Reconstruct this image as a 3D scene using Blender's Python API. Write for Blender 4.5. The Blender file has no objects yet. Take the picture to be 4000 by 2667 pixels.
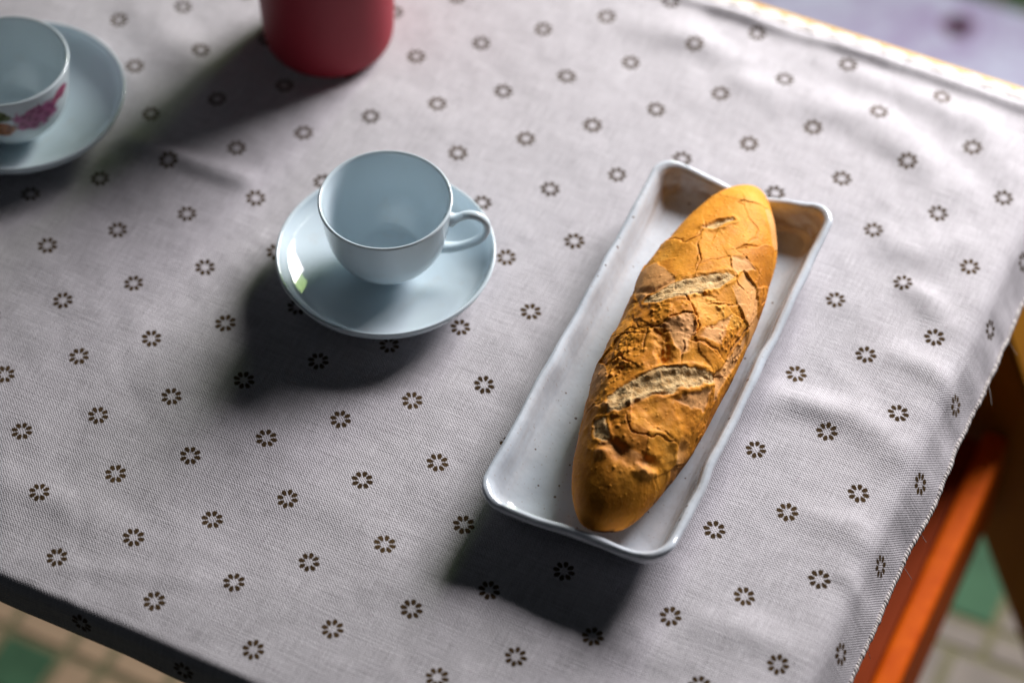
import bpy, math, random
import numpy as np

random.seed(7)
rng = np.random.default_rng(7)
PI = math.pi

# ------------------------------------------------------------------ camera
scene = bpy.context.scene
CAM = np.array([0.6305, -0.6588, 1.1429])
RGT = (0.9008016, 0.4342234, -0.0025524)
UPV = (-0.3348519, 0.6983726, 0.6325741)
BCK = (0.2764610, -0.5689691, 0.7744957)
cam_data = bpy.data.cameras.new("camera")
cam = bpy.data.objects.new("camera", cam_data)
scene.collection.objects.link(cam)
from mathutils import Matrix, Vector
cam.matrix_world = Matrix(((RGT[0], UPV[0], BCK[0], CAM[0]),
                           (RGT[1], UPV[1], BCK[1], CAM[1]),
                           (RGT[2], UPV[2], BCK[2], CAM[2]),
                           (0, 0, 0, 1)))
cam_data.sensor_width = 36.0
cam_data.lens = 88.53
cam_data.clip_start = 0.05
cam_data.clip_end = 50
cam_data.dof.use_dof = True
cam_data.dof.focus_distance = 1.415
cam_data.dof.aperture_fstop = 2.8
cam_data.dof.aperture_blades = 7
scene.camera = cam

# ------------------------------------------------------------------ world and window light
world = bpy.data.worlds.new("World")
scene.world = world
world.use_nodes = True
bgn = world.node_tree.nodes["Background"]
bgn.inputs[0].default_value = (0.80, 0.90, 1.0, 1)
bgn.inputs[1].default_value = 0.018

def window_light(name, az, el, dist, sx, sy, power, colour, target=(0.22, 0.20, 0.0), aim=None, spread=180):
    """daylight entering through an opening: az from +Y towards +X, degrees"""
    a, e = math.radians(az), math.radians(el)
    d = Vector((math.sin(a) * math.cos(e), math.cos(a) * math.cos(e), math.sin(e)))
    L = bpy.data.lights.new(name, 'AREA')
    L.shape = 'RECTANGLE'
    L.size, L.size_y = sx, sy
    L.energy = power
    L.color = colour
    o = bpy.data.objects.new(name, L)
    scene.collection.objects.link(o)
    o.location = Vector(target) + d * dist
    L.spread = math.radians(spread)
    if aim: d = o.location - Vector(aim)
    o.rotation_euler = d.to_track_quat('Z', 'Y').to_euler()
    return o

window_light("window_daylight", 14, 26.5, 1.48, 0.72, 0.52, 27.0, (1.0, 0.965, 0.990), aim=(0.56, 0.34, 0.0), spread=132)
window_light("garden_daylight", -3, 24, 1.50, 0.22, 0.46, 2.4, (0.70, 1.0, 0.36))

vs = scene.view_settings
vs.view_transform = 'Standard'
vs.look = 'None'
vs.exposure = 0.0
vs.gamma = 1.0
vs.use_curve_mapping = False
scene.cycles.max_bounces = 8
scene.cycles.use_denoising = True

# ------------------------------------------------------------------ helpers
def tag(o, label=None, cat=None, group=None, kind=None):
    if label: o["label"] = label
    if cat: o["category"] = cat
    if group: o["group"] = group
    if kind: o["kind"] = kind
    return o

def empty(name, loc=(0, 0, 0), rz=0):
    o = bpy.data.objects.new(name, None)
    o.empty_display_size = 0.02
    scene.collection.objects.link(o)
    o.location = loc
    o.rotation_euler = (0, 0, rz)
    return o

def mesh_obj(name, verts, faces, mat, parent=None, smooth=True, uvs=None, attrs=None, edges=()):
    me = bpy.data.meshes.new(name)
    verts = np.asarray(verts, float)
    me.from_pydata(verts.tolist(), list(edges), faces if isinstance(faces, list) else faces.tolist())
    me.update()
    if smooth and len(me.polygons):
        me.polygons.foreach_set("use_smooth", np.ones(len(me.polygons), dtype=bool))
    if uvs:
        li = np.zeros(len(me.loops), dtype=np.int32)
        me.loops.foreach_get("vertex_index", li)
        for n, uv in uvs.items():
            lay = me.uv_layers.new(name=n)
            lay.data.foreach_set("uv", np.ascontiguousarray(uv[li], dtype=np.float32).ravel())
    if attrs:
        for n, a in attrs.items():
            at = me.attributes.new(n, 'FLOAT', 'POINT')
            at.data.foreach_set("value", np.ascontiguousarray(a, dtype=np.float32).ravel())
    o = bpy.data.objects.new(name, me)
    scene.collection.objects.link(o)
    if mat: me.materials.append(mat)
    if parent: o.parent = parent
    return o

def grid_faces(n, m, wrap_n=False, wrap_m=False):
    """quads for an n x m vertex grid (index = i*m + j)"""
    i = np.arange(n if wrap_n else n - 1)
    j = np.arange(m if wrap_m else m - 1)
    I, J = np.meshgrid(i, j, indexing='ij')
    I2, J2 = (I + 1) % n, (J + 1) % m
    return np.stack([I * m + J, I2 * m + J, I2 * m + J2, I * m + J2], -1).reshape(-1, 4)

def box_bm(x0, x1, y0, y1, z0, z1, bev=0.0):
    import bmesh
    bm = bmesh.new()
    bmesh.ops.create_cube(bm, size=1)
    for v in bm.verts:
        v.co = Vector(((x0 + x1) / 2 + v.co.x * (x1 - x0), (y0 + y1) / 2 + v.co.y * (y1 - y0), (z0 + z1) / 2 + v.co.z * (z1 - z0)))
    if bev:
        bmesh.ops.bevel(bm, geom=bm.edges[:], offset=bev, segments=3, affect='EDGES', profile=0.5)
    return bm

def bm_obj(name, bm, mat, parent=None, smooth=False):
    me = bpy.data.meshes.new(name)
    bm.to_mesh(me); bm.free()
    if smooth:
        for p in me.polygons: p.use_smooth = True
    me.materials.append(mat)
    o = bpy.data.objects.new(name, me)
    scene.collection.objects.link(o)
    if parent: o.parent = parent
    return o

def box(name, x0, x1, y0, y1, z0, z1, mat, parent=None, bev=0.002):
    return bm_obj(name, box_bm(x0, x1, y0, y1, z0, z1, bev), mat, parent)

def _h(ix, iy, iz, seed):
    n = (ix.astype(np.int64) * 374761393 + iy.astype(np.int64) * 668265263 + iz.astype(np.int64) * 2147483647 + seed * 1274126177) & 0xFFFFFFFF
    n = ((n ^ (n >> 13)) * 1274126177) & 0xFFFFFFFF
    n = n ^ (n >> 16)
    return (n & 0xFFFFFF) / float(0xFFFFFF)

def vnoise(x, y, z=0.0, seed=0):
    x = np.asarray(x, float); y = np.asarray(y, float); z = np.zeros_like(x) + z
    ix, iy, iz = np.floor(x), np.floor(y), np.floor(z)
    fx, fy, fz = x - ix, y - iy, z - iz
    s = lambda f: f * f * f * (f * (f * 6 - 15) + 10)
    fx, fy, fz = s(fx), s(fy), s(fz)
    r = 0
    for a in (0, 1):
        for b in (0, 1):
            for c in (0, 1):
                w = (fx if a else 1 - fx) * (fy if b else 1 - fy) * (fz if c else 1 - fz)
                r = r + w * _h(ix + a, iy + b, iz + c, seed)
    return r * 2 - 1

def fbm(x, y, z=0.0, seed=0, octv=4, gain=0.5):
    r, a, f = 0, 1.0, 1.0
    for k in range(octv):
        r = r + a * vnoise(x * f, y * f, np.asarray(z) * f, seed + k * 17)
        a *= gain; f *= 2.03
    return r

def sstep(a, b, x):
    t = np.clip((x - a) / (b - a), 0, 1)
    return t * t * (3 - 2 * t)

def seg_dist(px, py, pts):
    """distance to a polyline and the parameter along it (0..1)"""
    best = np.full(np.shape(px), 1e9); par = np.zeros(np.shape(px))
    n = len(pts) - 1
    for k in range(n):
        ax, ay = pts[k]; bx, by = pts[k + 1]
        dx, dy = bx - ax, by - ay
        L = dx * dx + dy * dy + 1e-12
        t = np.clip(((px - ax) * dx + (py - ay) * dy) / L, 0, 1)
        d = np.hypot(px - ax - t * dx, py - ay - t * dy)
        m = d < best
        best = np.where(m, d, best); par = np.where(m, (k + t) / n, par)
    return best, par

def poly_sd(px, py, poly):
    """signed distance to a polygon, negative inside"""
    d, _ = seg_dist(px, py, list(poly) + [poly[0]])
    ins = np.zeros(np.shape(px), bool)
    n = len(poly)
    for k in range(n):
        ax, ay = poly[k]; bx, by = poly[(k + 1) % n]
        c = ((ay > py) != (by > py)) & (px < (bx - ax) * (py - ay) / (by - ay + 1e-12) + ax)
        ins ^= c
    return np.where(ins, -d, d)

# ------------------------------------------------------------------ material helpers
class NT:
    def __init__(self, name):
        self.mat = bpy.data.materials.new(name)
        self.mat.use_nodes = True
        self.t = self.mat.node_tree
        self.b = self.t.nodes["Principled BSDF"]
    def n(self, typ, **kw):
        nd = self.t.nodes.new(typ)
        for k, v in kw.items(): setattr(nd, k, v)
        return nd
    def link(self, a, b): self.t.links.new(a, b)
    def put(self, sock, v):
        if isinstance(v, bpy.types.NodeSocket): self.link(v, sock)
        elif v is not None: sock.default_value = v
    def m(self, op, a, b=None, c=None, clamp=False):
        nd = self.n('ShaderNodeMath', operation=op); nd.use_clamp = clamp
        for k, v in enumerate((a, b, c)):
            if v is not None: self.put(nd.inputs[k], v)
        return nd.outputs[0]
    def mix(self, f, a, b, blend='MIX'):
        nd = self.n('ShaderNodeMix', data_type='RGBA', blend_type=blend)
        self.put(nd.inputs[0], f)
        for k, v in ((6, a), (7, b)):
            if isinstance(v, bpy.types.NodeSocket): self.link(v, nd.inputs[k])
            else: nd.inputs[k].default_value = tuple(v) + (1,) * (4 - len(v))
        return nd.outputs[2]
    def noise(self, vec, scale, detail=3, rough=0.5, dist=0.0):
        nd = self.n('ShaderNodeTexNoise')
        if vec is not None: self.link(vec, nd.inputs['Vector'])
        nd.inputs['Scale'].default_value = scale
        nd.inputs['Detail'].default_value = detail
        nd.inputs['Roughness'].default_value = rough
        nd.inputs['Distortion'].default_value = dist
        return nd.outputs['Fac']
    def ramp(self, f, stops):
        nd = self.n('ShaderNodeValToRGB')
        el = nd.color_ramp.elements
        while len(el) < len(stops): el.new(0.5)
        for e, (p, c) in zip(el, stops):
            e.position = p
            e.color = tuple(c) + (1,) * (4 - len(c)) if not isinstance(c, (int, float)) else (c, c, c, 1)
        self.link(f, nd.inputs[0])
        return nd.outputs[0]
    def attr(self, name):
        return self.n('ShaderNodeAttribute', attribute_name=name).outputs['Fac']
    def obj(self):
        return self.n('ShaderNodeTexCoord').outputs['Object']
    def scaled(self, vec, s):
        nd = self.n('ShaderNodeMapping'); self.link(vec, nd.inputs[0]); nd.inputs['Scale'].default_value = s
        return nd.outputs[0]
    def bump(self, h, strength=0.3, dist=0.001, normal=None):
        nd = self.n('ShaderNodeBump')
        nd.inputs['Strength'].default_value = strength
        nd.inputs['Distance'].default_value = dist
        self.link(h, nd.inputs['Height'])
        if normal: self.link(normal, nd.inputs['Normal'])
        return nd.outputs[0]
    def out(self, color=None, rough=None, normal=None, spec=None, sss=None, sss_r=None, sss_s=None, coat=None, sheen=None):
        b = self.b
        self.put(b.inputs['Base Color'], color if isinstance(color, bpy.types.NodeSocket) or color is None else tuple(color) + (1,) * (4 - len(color)))
        self.put(b.inputs['Roughness'], rough)
        if normal: self.link(normal, b.inputs['Normal'])
        if spec is not None: b.inputs['Specular IOR Level'].default_value = spec
        if sss is not None:
            b.inputs['Subsurface Weight'].default_value = sss
            b.inputs['Subsurface Radius'].default_value = sss_r or (1, 0.9, 0.8)
            b.inputs['Subsurface Scale'].default_value = sss_s or 0.004
        if coat is not None:
            b.inputs['Coat Weight'].default_value = coat
            b.inputs['Coat Roughness'].default_value = 0.04
        if sheen is not None: b.inputs['Sheen Weight'].default_value = sheen
        return self.mat

# ------------------------------------------------------------------ materials
LAT = 0.045 / math.sqrt(2)          # half diagonal of the printed flower lattice
RAT, SHEAR = 0.9682, -0.0425

def mat_cloth():
    t = NT("printed_linen")
    uv = t.n('ShaderNodeUVMap', uv_map="lat").outputs[0]
    sp = t.n('ShaderNodeSeparateXYZ'); t.link(uv, sp.inputs[0])
    skew = t.n('ShaderNodeTexNoise'); t.link(uv, skew.inputs['Vector']); skew.inputs['Scale'].default_value = 0.55; skew.inputs['Detail'].default_value = 1
    sk = t.n('ShaderNodeSeparateColor'); t.link(skew.outputs['Color'], sk.inputs[0])
    li = t.m('ADD', sp.outputs[0], t.m('MULTIPLY', t.m('SUBTRACT', sk.outputs[0], 0.5), 0.12))
    lj = t.m('ADD', sp.outputs[1], t.m('MULTIPLY', t.m('SUBTRACT', sk.outputs[1], 0.5), 0.12))
    fi = t.m('SUBTRACT', li, t.m('ROUND', li))
    fj = t.m('SUBTRACT', lj, t.m('ROUND', lj))
    fab = t.n('ShaderNodeUVMap', uv_map="fab").outputs[0]
    wob = t.noise(fab, 900, 2, 0.6)
    X = t.m('MULTIPLY', t.m('ADD', fi, fj), LAT)
    Y = t.m('MULTIPLY', t.m('SUBTRACT', fi, fj), LAT * RAT)
    r = t.m('SQRT', t.m('ADD', t.m('MULTIPLY', X, X), t.m('MULTIPLY', Y, Y)))
    ang = t.m('ADD', t.m('ARCTAN2', Y, X), PI + 0.20)
    a = t.m('SUBTRACT', t.m('MODULO', ang, PI / 4), PI / 8)
    rad = t.m('SUBTRACT', t.m('MULTIPLY', r, t.m('COSINE', a)), 0.0043)
    tan = t.m('MULTIPLY', r, t.m('SINE', a))
    wid = t.m('ADD', t.m('MULTIPLY', rad, 0.18), 0.00152)
    q1 = t.m('DIVIDE', rad, 0.00225)
    q2 = t.m('DIVIDE', tan, wid)
    d = t.m('SQRT', t.m('ADD', t.m('MULTIPLY', q1, q1), t.m('MULTIPLY', q2, q2)))
    d = t.m('ADD', d, t.m('MULTIPLY', t.m('SUBTRACT', wob, 0.5), 0.5))
    mask = t.ramp(d, [(0.80, 1.0), (1.0, 0.0)])
    # plain weave
    sf = t.n('ShaderNodeSeparateXYZ'); t.link(fab, sf.inputs[0])
    jig = t.m('MULTIPLY', t.noise(fab, 240, 3, 0.6), 5.0)
    wx = t.m('SINE', t.m('ADD', t.m('MULTIPLY', sf.outputs[0], 2 * PI / 0.0019), jig))
    wy = t.m('SINE', t.m('ADD', t.m('MULTIPLY', sf.outputs[1], 2 * PI / 0.0018), jig))
    weave = t.m('MULTIPLY', wx, wy)
    slx = t.noise(t.scaled(fab, (45, 900, 1)), 1.0, 2, 0.6)
    sly = t.noise(t.scaled(fab, (900, 60, 1)), 1.0, 2, 0.6)
    blotch = t.noise(fab, 28, 4, 0.6)
    hgt = t.m('ADD', t.m('MULTIPLY', weave, 0.5), t.m('ADD', slx, sly))
    tint = t.m('ADD', t.m('MULTIPLY', weave, 0.17), t.m('ADD', t.m('MULTIPLY', t.m('SUBTRACT', slx, 0.5), 0.55), t.m('MULTIPLY', t.m('SUBTRACT', sly, 0.5), 0.55)))
    tint = t.m('ADD', tint, t.m('MULTIPLY', t.m('SUBTRACT', blotch, 0.5), 0.16))
    tint = t.m('ADD', 0.5, tint, clamp=True)
    linen = t.ramp(tint, [(0.0, (0.26, 0.24, 0.25)), (0.5, (0.565, 0.540, 0.567)), (1.0, (0.80, 0.772, 0.802))])
    # a few coloured fibres and lint specks in the linen
    fleck = t.ramp(t.noise(fab, 420, 1, 0.4), [(0.70, 0.0), (0.76, 1.0)])
    linen = t.mix(t.m('MULTIPLY', fleck, 0.35), linen, (0.42, 0.32, 0.38))
    fade = t.m('ADD', t.m('MULTIPLY', t.noise(fab, 700, 1, 0.5), 0.7), t.m('MULTIPLY', t.m('SUBTRACT', t.noise(fab, 24, 1, 0.5), 0.35), 0.9), clamp=True)
    ink = t.mix(fade, (0.026, 0.015, 0.008), (0.120, 0.075, 0.036))
    col = t.mix(mask, linen, ink)
    t.b.inputs['Subsurface Weight'].default_value = 0
    return t.out(col, 1.0, t.bump(hgt, 0.60, 0.0004), spec=0.04)

def mat_porcelain(name, col, floral=None):
    t = NT(name)
    p = t.obj()
    stain = t.ramp(t.noise(p, 55, 4, 0.65), [(0.60, 0.0), (0.74, 1.0)])
    c = t.mix(t.m('MULTIPLY', stain, 0.16), col, (0.55, 0.47, 0.38))
    if floral:
        s = t.n('ShaderNodeSeparateXYZ'); t.link(p, s.inputs[0])
        ang = t.m('ARCTAN2', s.outputs[1], s.outputs[0])
        u = t.m('MULTIPLY', ang, 0.036)
        cb = t.n('ShaderNodeCombineXYZ'); t.link(u, cb.inputs[0]); t.link(s.outputs[2], cb.inputs[1])
        v = t.n('ShaderNodeTexVoronoi', feature='F1'); v.voronoi_dimensions = '2D'
        t.link(cb.outputs[0], v.inputs['Vector']); v.inputs['Scale'].default_value = 220
        for (cu, cv, ru, rv, colr) in floral:
            du = t.m('DIVIDE', t.m('SUBTRACT', u, cu), ru)
            dv = t.m('DIVIDE', t.m('SUBTRACT', s.outputs[2], cv), rv)
            d = t.m('SQRT', t.m('ADD', t.m('MULTIPLY', du, du), t.m('MULTIPLY', dv, dv)))
            d = t.m('ADD', d, t.m('MULTIPLY', t.m('SUBTRACT', t.noise(cb.outputs[0], 190, 3, 0.6), 0.5), 1.1))
            mk = t.ramp(d, [(0.80, 1.0), (1.0, 0.0)])
            shade = t.mix(t.ramp(v.outputs['Distance'], [(0.1, 0.0), (0.55, 1.0)]), colr, tuple(min(1, k * 1.9 + 0.06) for k in colr))
            # only on the outer wall, below the rim
            c = t.mix(t.m('MULTIPLY', mk, t.attr('outer')), c, shade)
    n = t.bump(t.noise(p, 60, 2, 0.5), 0.04, 0.002)
    return t.out(c, 0.07, n, spec=0.5, sss=0.12, sss_r=(1.0, 1.0, 1.0), sss_s=0.005)

def mat_stoneware():
    t = NT("speckled_white_glaze")
    p = t.obj()
    pf = t.scaled(p, (1, 1, 0.02))
    v = t.n('ShaderNodeTexVoronoi', feature='F1'); v.voronoi_dimensions = '2D'; t.link(pf, v.inputs['Vector']); v.inputs['Scale'].default_value = 95
    rnd = t.n('ShaderNodeSeparateColor'); t.link(v.outputs['Color'], rnd.inputs[0])
    size = t.m('MULTIPLY', t.m('POWER', rnd.outputs[0], 4.0), 0.085)
    spot = t.m('LESS_THAN', v.outputs['Distance'], size)
    v2 = t.n('ShaderNodeTexVoronoi', feature='F1'); v2.voronoi_dimensions = '2D'; t.link(pf, v2.inputs['Vector']); v2.inputs['Scale'].default_value = 330
    r2 = t.n('ShaderNodeSeparateColor'); t.link(v2.outputs['Color'], r2.inputs[0])
    spot2 = t.m('LESS_THAN', v2.outputs['Distance'], t.m('MULTIPLY', t.m('POWER', r2.outputs[0], 3.0), 0.16))
    cloud = t.noise(p, 26, 4, 0.6)
    c = t.mix(t.ramp(cloud, [(0.35, 0.0), (0.7, 1.0)]), (0.585, 0.645, 0.715), (0.665, 0.710, 0.765))
    clay_shade = t.attr("clay_shade")                       # bared clay on edges, plus shade and bread reflection painted on inner walls
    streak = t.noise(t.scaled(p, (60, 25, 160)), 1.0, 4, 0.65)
    c = t.mix(t.m('MULTIPLY', clay_shade, t.m('MULTIPLY', t.ramp(streak, [(0.34, 0.0), (0.62, 1.0)]), 0.70)), c, (0.30, 0.19, 0.10))
    c = t.mix(t.m('MULTIPLY', spot2, 0.35), c, (0.30, 0.21, 0.15))
    c = t.mix(t.m('MULTIPLY', spot, 0.85), c, (0.11, 0.055, 0.03))
    h = t.m('ADD', t.noise(p, 70, 3, 0.55), t.m('MULTIPLY', t.noise(p, 300, 2, 0.5), 0.15))
    return t.out(c, 0.09, t.bump(h, 0.22, 0.002), spec=0.5)

def mat_bread():
    t = NT("baked_crust")
    p = t.obj()
    crumb, crack, tone, pale, burn = (t.attr(k) for k in ("crumb", "crack", "tone", "pale", "burn"))
    n1 = t.noise(p, 120, 4, 0.6)
    n2 = t.noise(p, 900, 3, 0.6)
    n3 = t.noise(p, 38, 3, 0.55)
    f = t.m('ADD', t.m('MULTIPLY', tone, 0.55), t.m('ADD', t.m('MULTIPLY', t.m('SUBTRACT', n1, 0.5), 0.55), t.m('MULTIPLY', t.m('SUBTRACT', n3, 0.5), 0.7)))
    f = t.m('ADD', f, 0.28, clamp=True)
    crust = t.ramp(f, [(0.0, (0.37, 0.125, 0.012)), (0.30, (0.58, 0.200, 0.015)), (0.62, (0.79, 0.315, 0.028)), (1.0, (0.86, 0.42, 0.075))])
    palec = t.mix(n1, (0.78, 0.37, 0.13), (0.86, 0.48, 0.22))
    c = t.mix(t.m('MULTIPLY', pale, 0.85), crust, palec)
    c = t.mix(t.m('MULTIPLY', t.ramp(n2, [(0.60, 0.0), (0.72, 1.0)]), 0.35), c, (0.82, 0.52, 0.20))
    c = t.mix(t.m('MULTIPLY', crack, 0.45), c, (0.17, 0.068, 0.018))
    cr = t.mix(t.ramp(t.noise(p, 260, 4, 0.7), [(0.35, 0.0), (0.65, 1.0)]), (0.50, 0.28, 0.105), (0.80, 0.57, 0.29))
    c = t.mix(crumb, c, cr)
    c = t.mix(burn, c, (0.07, 0.022, 0.006))
    rough = t.m('ADD', t.m('MULTIPLY', crumb, 0.35), t.m('ADD', 0.50, t.m('MULTIPLY', n1, 0.22)))
    h = t.m('ADD', t.m('MULTIPLY', n2, t.m('ADD', 0.35, t.m('MULTIPLY', crumb, 1.8))), t.m('MULTIPLY', t.noise(p, 420, 3, 0.6), 0.9))
    return t.out(c, rough, t.bump(h, 0.45, 0.0007), spec=0.15, sss=0.03, sss_r=(1.0, 0.45, 0.15), sss_s=0.004)

def mat_wood(name, a, b, rough=0.22, axis=(60, 4, 60), coat=0.6, spec=0.2):
    t = NT(name)
    p = t.obj()
    g = t.noise(t.scaled(p, axis), 1.0, 5, 0.65, 0.6)
    fine = t.noise(t.scaled(p, tuple(k * 9 for k in axis)), 1.0, 2, 0.6)
    f = t.m('ADD', g, t.m('MULTIPLY', t.m('SUBTRACT', fine, 0.5), 0.35), clamp=True)
    c = t.mix(t.ramp(f, [(0.30, 0.0), (0.72, 1.0)]), a, b)
    return t.out(c, rough, t.bump(fine, 0.08, 0.0006), coat=coat, spec=spec)

def mat_plain(name, col, var=0.12, rough=0.5, scale=30, bump=0.05, spec=0.5, col2=None, dist=0.002):
    t = NT(name)
    p = t.obj()
    f = t.noise(p, scale, 4, 0.6)
    c2 = col2 or tuple(k * (1 - 2 * var) for k in col)
    c = t.mix(t.ramp(f, [(0.3, 0.0), (0.7, 1.0)]), c2, col)
    return t.out(c, t.m('ADD', rough - 0.06, t.m('MULTIPLY', f, 0.12)), t.bump(t.noise(p, scale * 12, 3, 0.6), bump, dist), spec=spec)

def mat_lavender():
    t = NT("lavender_woven_cover")
    p = t.obj()
    f = t.noise(p, 22, 5, 0.7, 0.5)
    c = t.mix(t.ramp(f, [(0.40, 0.0), (0.58, 1.0)]), (0.50, 0.42, 0.66), (0.70, 0.72, 0.92))
    s = t.n('ShaderNodeSeparateXYZ'); t.link(p, s.inputs[0])
    # printed dark blossoms, far apart
    dx = t.m('SUBTRACT', t.m('FRACT', t.m('DIVIDE', t.m('SUBTRACT', s.outputs[0], 0.212 - 0.13), 0.26)), 0.5)
    dy = t.m('SUBTRACT', t.m('FRACT', t.m('DIVIDE', t.m('SUBTRACT', s.outputs[1], 1.273 - 0.20), 0.40)), 0.5)
    d = t.m('SQRT', t.m('ADD', t.m('POWER', t.m('MULTIPLY', dx, 0.26 / 0.020), 2.0), t.m('POWER', t.m('MULTIPLY', dy, 0.40 / 0.020), 2.0)))
    d = t.m('ADD', d, t.m('MULTIPLY', t.m('SUBTRACT', t.noise(p, 130, 2, 0.5), 0.5), 0.9))
    c = t.mix(t.ramp(d, [(0.75, 1.0), (1.0, 0.0)]), c, (0.26, 0.10, 0.24))
    c = t.mix(t.ramp(d, [(0.50, 1.0), (0.72, 0.0)]), c, (0.030, 0.028, 0.012))
    return t.out(c, 0.85, t.bump(t.noise(p, 500, 3, 0.6), 0.25, 0.001), spec=0.15)

M_CLOTH = mat_cloth()
M_TRIM = mat_plain("cream_cotton_thread", (0.62, 0.58, 0.56), 0.10, 0.9, 300, 0.3, 0.1, dist=0.0006)
M_CUP = mat_porcelain("white_porcelain", (0.66, 0.765, 0.825))
M_CUP2 = mat_porcelain("floral_porcelain", (0.66, 0.745, 0.785), [
    (0.0850, 0.0400, 0.0170, 0.0110, (0.20, 0.018, 0.105)), (0.1040, 0.0460, 0.0085, 0.0055, (0.20, 0.022, 0.07)),
    (0.0610, 0.0350, 0.0110, 0.0070, (0.22, 0.07, 0.010)), (0.0600, 0.0470, 0.0100, 0.0055, (0.08, 0.10, 0.035)),
    (-0.085, 0.040, 0.015, 0.009, (0.20, 0.018, 0.105)), (-0.030, 0.040, 0.016, 0.009, (0.20, 0.018, 0.105)),
    (0.015, 0.040, 0.015, 0.009, (0.20, 0.018, 0.105))])
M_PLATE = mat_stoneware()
M_BREAD = mat_bread()
M_TOP = mat_wood("amber_lacquered_wood", (0.58, 0.33, 0.085), (0.68, 0.43, 0.14), 0.45, (6, 60, 60), 0.0)
M_AMBER = mat_wood("amber_leg_wood", (0.28, 0.105, 0.004), (0.36, 0.155, 0.008), 0.45, (50, 50, 5), 0.0, 0.1)
M_LEG = mat_wood("orange_lacquered_wood", (0.50, 0.066, 0.001), (0.68, 0.120, 0.002), 0.5, (50, 50, 5), 0.0, 0.05)
M_RAIL_SHADE = mat_wood("shade_red_wood", (0.17, 0.020, 0.001), (0.26, 0.038, 0.002), 0.5, (50, 4, 50), 0.0, 0.05)  # dark red stands in for shade on the wood under the table
M_RED = mat_plain("matt_red_enamel", (0.29, 0.016, 0.030), 0.06, 0.55, 18, 0.02, 0.35)
M_LAV = mat_lavender()
M_GROUT = mat_plain("olive_grout", (0.20, 0.185, 0.105), 0.15, 0.8, 60, 0.3, 0.2)
M_TB = mat_plain("beige_floor_tile", (0.46, 0.33, 0.22), 0.14, 0.75, 14, 0.10, 0.12)
M_TW = mat_plain("pale_floor_tile", (0.30, 0.262, 0.230), 0.2, 0.75, 14, 0.10, 0.12)
M_TG = mat_plain("green_floor_tile", (0.066, 0.150, 0.085), 0.2, 0.75, 14, 0.10, 0.12)

# ------------------------------------------------------------------ floor with tiles
FZ = -0.70
fl = box("floor", -2.2, 2.4, -1.6, 3.0, FZ - 0.05, FZ, M_GROUT, bev=0)
tag(fl, kind="structure")
xs_left = [-0.6825, -0.645, -0.5875, -0.53, -0.4925, -0.435, -0.3775, -0.34, -0.28, -0.2225, -0.185, -0.1275, -0.07, -0.0325, 0.025, 0.0825, 0.12,
      0.1775, 0.235, 0.2725, 0.33]
xs_far = xs_left + [0.3875, 0.4875, 0.600, 0.660, 0.760, 0.860]
xs_near = xs_left + [0.4625, 0.545, 0.64, 0.7225, 0.8175]
ys = [-0.0125, 0.045, 0.1025, 0.16, 0.2165, 0.2545, 0.312, 0.3695, 0.407, 0.4645, 0.5515, 0.5835, 0.70, 0.7375, 0.795, 0.8525, 0.89,
      0.9475, 1.005, 1.0425, 1.10, 1.1575, 1.195, 1.2525, 1.29, 1.3475, 1.405, 1.4425]
tile_cache = {}
def tile_mesh(w, h, mat):
    key = (round(w, 4), round(h, 4), mat.name)
    if key not in tile_cache:
        bm = box_bm(-w / 2, w / 2, -h / 2, h / 2, 0, 0.0025, 0.0012)
        me = bpy.data.meshes.new("tile"); bm.to_mesh(me); bm.free(); me.materials.append(mat)
        tile_cache[key] = me
    return tile_cache[key]
cells = []
for j in range(len(ys) - 1):
    cy, h = (ys[j] + ys[j + 1]) / 2, ys[j + 1] - ys[j]
    xs = xs_far if cy > 0.5515 else xs_near
    for i in range(len(xs) - 1):
        cx, w = (xs[i] + xs[i + 1]) / 2, xs[i + 1] - xs[i]
        green = (i % 3 == 2 and j % 3 == 0) if cx < 0.33 else (j % 5 == 1 and i % 2 == 1)
        if -0.28 < cx < -0.2225: green = j % 3 == 0
        if cy > 1.29: green = cy < 1.41
        mat = M_TG if green else (M_TB if cx < 0.25 else M_TW)
        near = min(math.hypot(cx + 0.22, cy - 0.2), math.hypot(cx - 0.49, cy - 0.6), math.hypot(cx - 0.30, cy - 1.25))
        cells.append((near, cx, cy, w - 0.0085, h - 0.0085, mat))
cells.sort(key=lambda c: c[0])
for (_, cx, cy, w, h, mat) in cells[:290]:
    o = bpy.data.objects.new("floor_tile", tile_mesh(w, h, mat))
    scene.collection.objects.link(o)
    o.location = (cx, cy, FZ - 0.0003 + random.uniform(0, 0.0004)); o.parent = fl
rv, rf, rm = [], [], []
for (_, cx, cy, w, h, mat) in cells[290:]:
    b0 = len(rv)
    rv += [(cx + a * w / 2, cy + b * h / 2, FZ + c) for c in (-0.001, 0.0022) for a, b in ((-1, -1), (1, -1), (1, 1), (-1, 1))]
    rf += [[b0 + k for k in q] for q in ((4, 5, 6, 7), (0, 1, 5, 4), (1, 2, 6, 5), (2, 3, 7, 6), (3, 0, 4, 7))]
    rm += [{M_TB.name: 0, M_TW.name: 1, M_TG.name: 2}[mat.name]] * 5
ft = mesh_obj("floor_tiling", rv, rf, M_TB, fl, smooth=False)
ft.data.materials.append(M_TW); ft.data.materials.append(M_TG)
ft.data.polygons.foreach_set("material_index", rm)
tag(ft, kind="stuff")

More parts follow.
